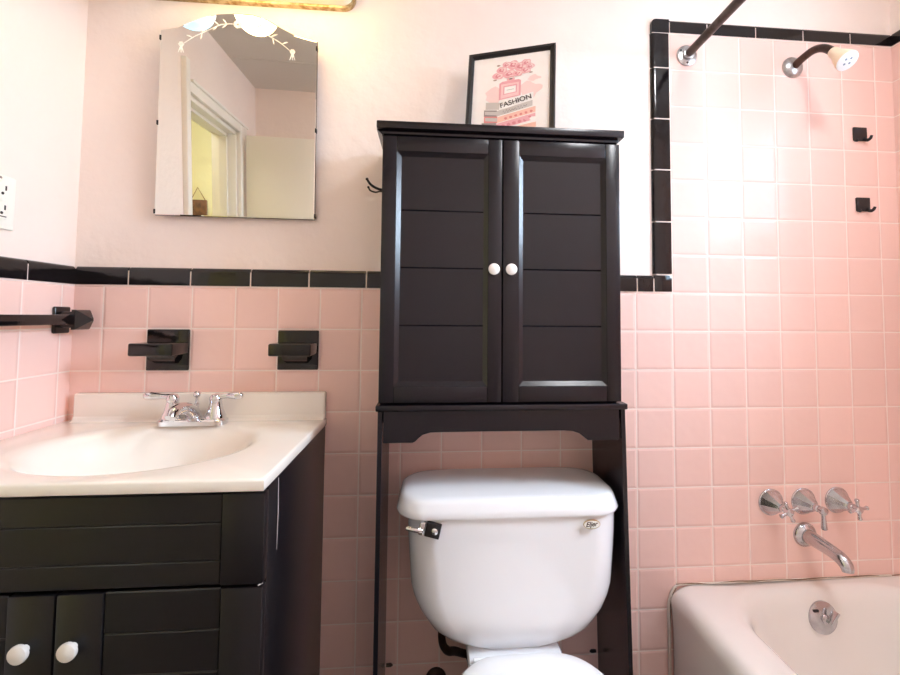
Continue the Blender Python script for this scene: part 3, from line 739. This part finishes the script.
# shower head, rod, hooks
sh = thing('wall_shower', 'cream shower head on a brown pipe arm high on the tile', 'shower head', (.386, 0, 1.914))
b = B(); b.lathe([(.032, .0003), (.032, .003), (.028, .009), (.016, .014), (.011, .015)], (.386, 0, 1.914), (0, -1, 0), 32); obj('flange', b, 'flange', sh)
b = B(); b.tube([(.386, -.01, 1.914), (.386, -.04, 1.921), (.386, -.078, 1.922), (.387, -.11, 1.908), (.388, -.138, 1.880)], .0108, 16, smooth=6); obj('arm', b, 'armmetal', sh)
hd = Vector((.05, -.62, -.78)).normalized(); ho = Vector((.388, -.134, 1.884))
b = B(); b.lathe([(.0125, 0), (.0135, .004), (.0145, .018), (.018, .028), (.0235, .046), (.0265, .056), (.0262, .0605)], ho, hd, 28); he = obj('head', b, 'cream', sh)
b = B(); b.lathe([(.0258, .0595), (.0258, .062), (.022, .0632), (0, .0632)], ho, hd, 28, 0)
a1 = hd.orthogonal().normalized(); a2 = hd.cross(a1)
for k in range(4):
    a = k*PI/2+.4; b.lathe([(.0028, .0628), (.0028, .0638)], ho+(a1*math.cos(a)+a2*math.sin(a))*.009, hd, 8, 1)
obj('spray_face', b, ['nozzle', 'nozzledark'], he)

ro = thing('shower_rod', 'dark metal shower curtain rod running from the tile wall toward the viewer', 'curtain rod', (.052, 0, 1.931))
b = B(); b.tube([(.053, -.004, 1.932), (.056, YF+.004, 1.968)], .0115, 20); obj('rod', b, 'rodmetal', ro)
for y, s, xr_, zr_ in ((0, -1, .053, 1.932), (YF, 1, .056, 1.968)):
    b = B(); b.lathe([(.0305, .0003), (.0305, .004), (.027, .006), (.017, .0075), (.0165, .016), (.0135, .017)], (xr_, y, zr_), (0, s, 0), 32); fl = obj('flange', b, 'flange', ro)
    for a in (.5, .5+2.094, .5+4.189):
        b = B(); b.lathe([(.0042, .0055), (.0042, .0066), (.001, .0072)], (xr_+.0225*math.cos(a), y, zr_+.0225*math.sin(a)), (0, s, 0), 10); obj('screw', b, 'slot', fl)

def ahook(x, z, label):
    t = thing('adhesive_hook', label, 'hook', (x, 0, z), group='black stick-on hooks in the shower')
    b = B(); b.box(x-.022, x+.022, -.006, -.0003, z-.021, z+.021, .0025, 2); obj('pad', b, 'blackplastic_dark_refl', t)
    b = B()
    b.tube([(x+.012, -.005, z-.012), (x+.013, -.009, z-.019), (x+.014, -.015, z-.0215), (x+.0155, -.021, z-.018), (x+.0165, -.024, z-.011)], [.0052, .005, .0046, .0042, .0034], 10, smooth=4)
    b.tube([(x-.014, -.004, z-.018), (x-.012, -.008, z-.023)], [.006, .003], 8)
    obj('prong', b, 'blackplastic_dark_refl', t)
ahook(.597, 1.718, 'black stick-on wall hook, higher of the two under the shower head')
ahook(.599, 1.503, 'black stick-on wall hook, lower of the two under the shower head')

# hanging sign in the hallway, seen in the mirror
hs = thing('hanging_plaque', 'small brown wooden plaque on a cord, seen in the mirror through the doorway', 'wall plaque', (-2.087, -1.9, 1.64))
b = B(); b.box(-2.141, -2.033, -1.8985, -1.88, 1.588, 1.695, .003); obj('board', b, 'brownwood', hs)
b = B(); b.tube([(-2.13, -1.888, 1.69), (-2.09, -1.894, 1.775), (-2.04, -1.888, 1.69)], .003, 8); obj('cord', b, 'cord', hs)

# added ceiling light, out of view, to brighten the dark tub corner
cl = thing('added_ceiling_light', 'added round white ceiling light above the tub, unseen fill light', 'ceiling light', (.10, -.86, ZC))
b = B(); b.lathe([(.15, .0003), (.15, .012), (.14, .02), (.125, .022)], (.10, -.86, ZC), (0, 0, -1), 40); obj('base', b, 'woodwhite', cl)
b = B(); b.lathe([(.125, .018), (.122, .03), (.105, .05), (.07, .066), (.03, .073), (0, .074)], (.10, -.86, ZC), (0, 0, -1), 40); obj('dome', b, 'dome', cl)

# ------------------------------------------------------------------ light
sc = bpy.context.scene
wd = bpy.data.worlds.new('sky'); sc.world = wd; wd.use_nodes = True
bgn = wd.node_tree.nodes['Background']; bgn.inputs[0].default_value = (.60, .80, 1.0, 1); bgn.inputs[1].default_value = 13
def area(name, loc, rot, sx, sy, e, col):
    l = bpy.data.lights.new(name, 'AREA'); l.shape = 'RECTANGLE'; l.size = sx; l.size_y = sy; l.energy = e; l.color = col
    o = bpy.data.objects.new(name, l); C.objects.link(o); o.location = loc; o.rotation_euler = rot
    return o
wc = Vector((XR+.06, (WY0+WY1)/2, (WZ0+WZ1)/2)); wl = wc+Vector((.95, -.10, .50))
area('window_daylight', wl, (wl-wc).to_track_quat('Z', 'Y').to_euler(), 1.3, 1.3, 280, (.74, .88, 1))
area('hallway_lamp', (XL-.65, -.9, ZC-.03), (0, 0, 0), .4, .4, 7, (1, .95, .84))

# ------------------------------------------------------------------ camera
f_px, ccx, ccy = 448.4442, 466.9504, 293.9638
ya, pi_, ro_ = .0827, .0489, .0079
F = Vector((math.sin(ya)*math.cos(pi_), math.cos(ya)*math.cos(pi_), math.sin(pi_)))
Rt = Vector((math.cos(ya), -math.sin(ya), 0)); Up = Rt.cross(F)
r2 = Rt*math.cos(ro_)+Up*math.sin(ro_); u2 = -Rt*math.sin(ro_)+Up*math.cos(ro_)
cam = bpy.data.cameras.new('camera'); co = bpy.data.objects.new('camera', cam); C.objects.link(co)
co.location = (-.6942, -1.2321, 1.1594)
co.rotation_euler = Matrix((r2, u2, -F)).transposed().to_euler()
cam.sensor_fit = 'HORIZONTAL'; cam.sensor_width = 36; cam.lens = f_px/900*36
cam.shift_x = -(ccx-450)/900; cam.shift_y = (ccy-337.5)/900; cam.clip_start = .01
sc.camera = co
vs_ = sc.view_settings
vs_.view_transform = 'Standard'; vs_.look = 'None'; vs_.gamma = 1; vs_.use_curve_mapping = False; vs_.exposure = .03
sc.cycles.max_bounces = 14; sc.cycles.diffuse_bounces = 8; sc.cycles.glossy_bounces = 6; sc.cycles.use_denoising = True
sc.cycles.sample_clamp_indirect = 8
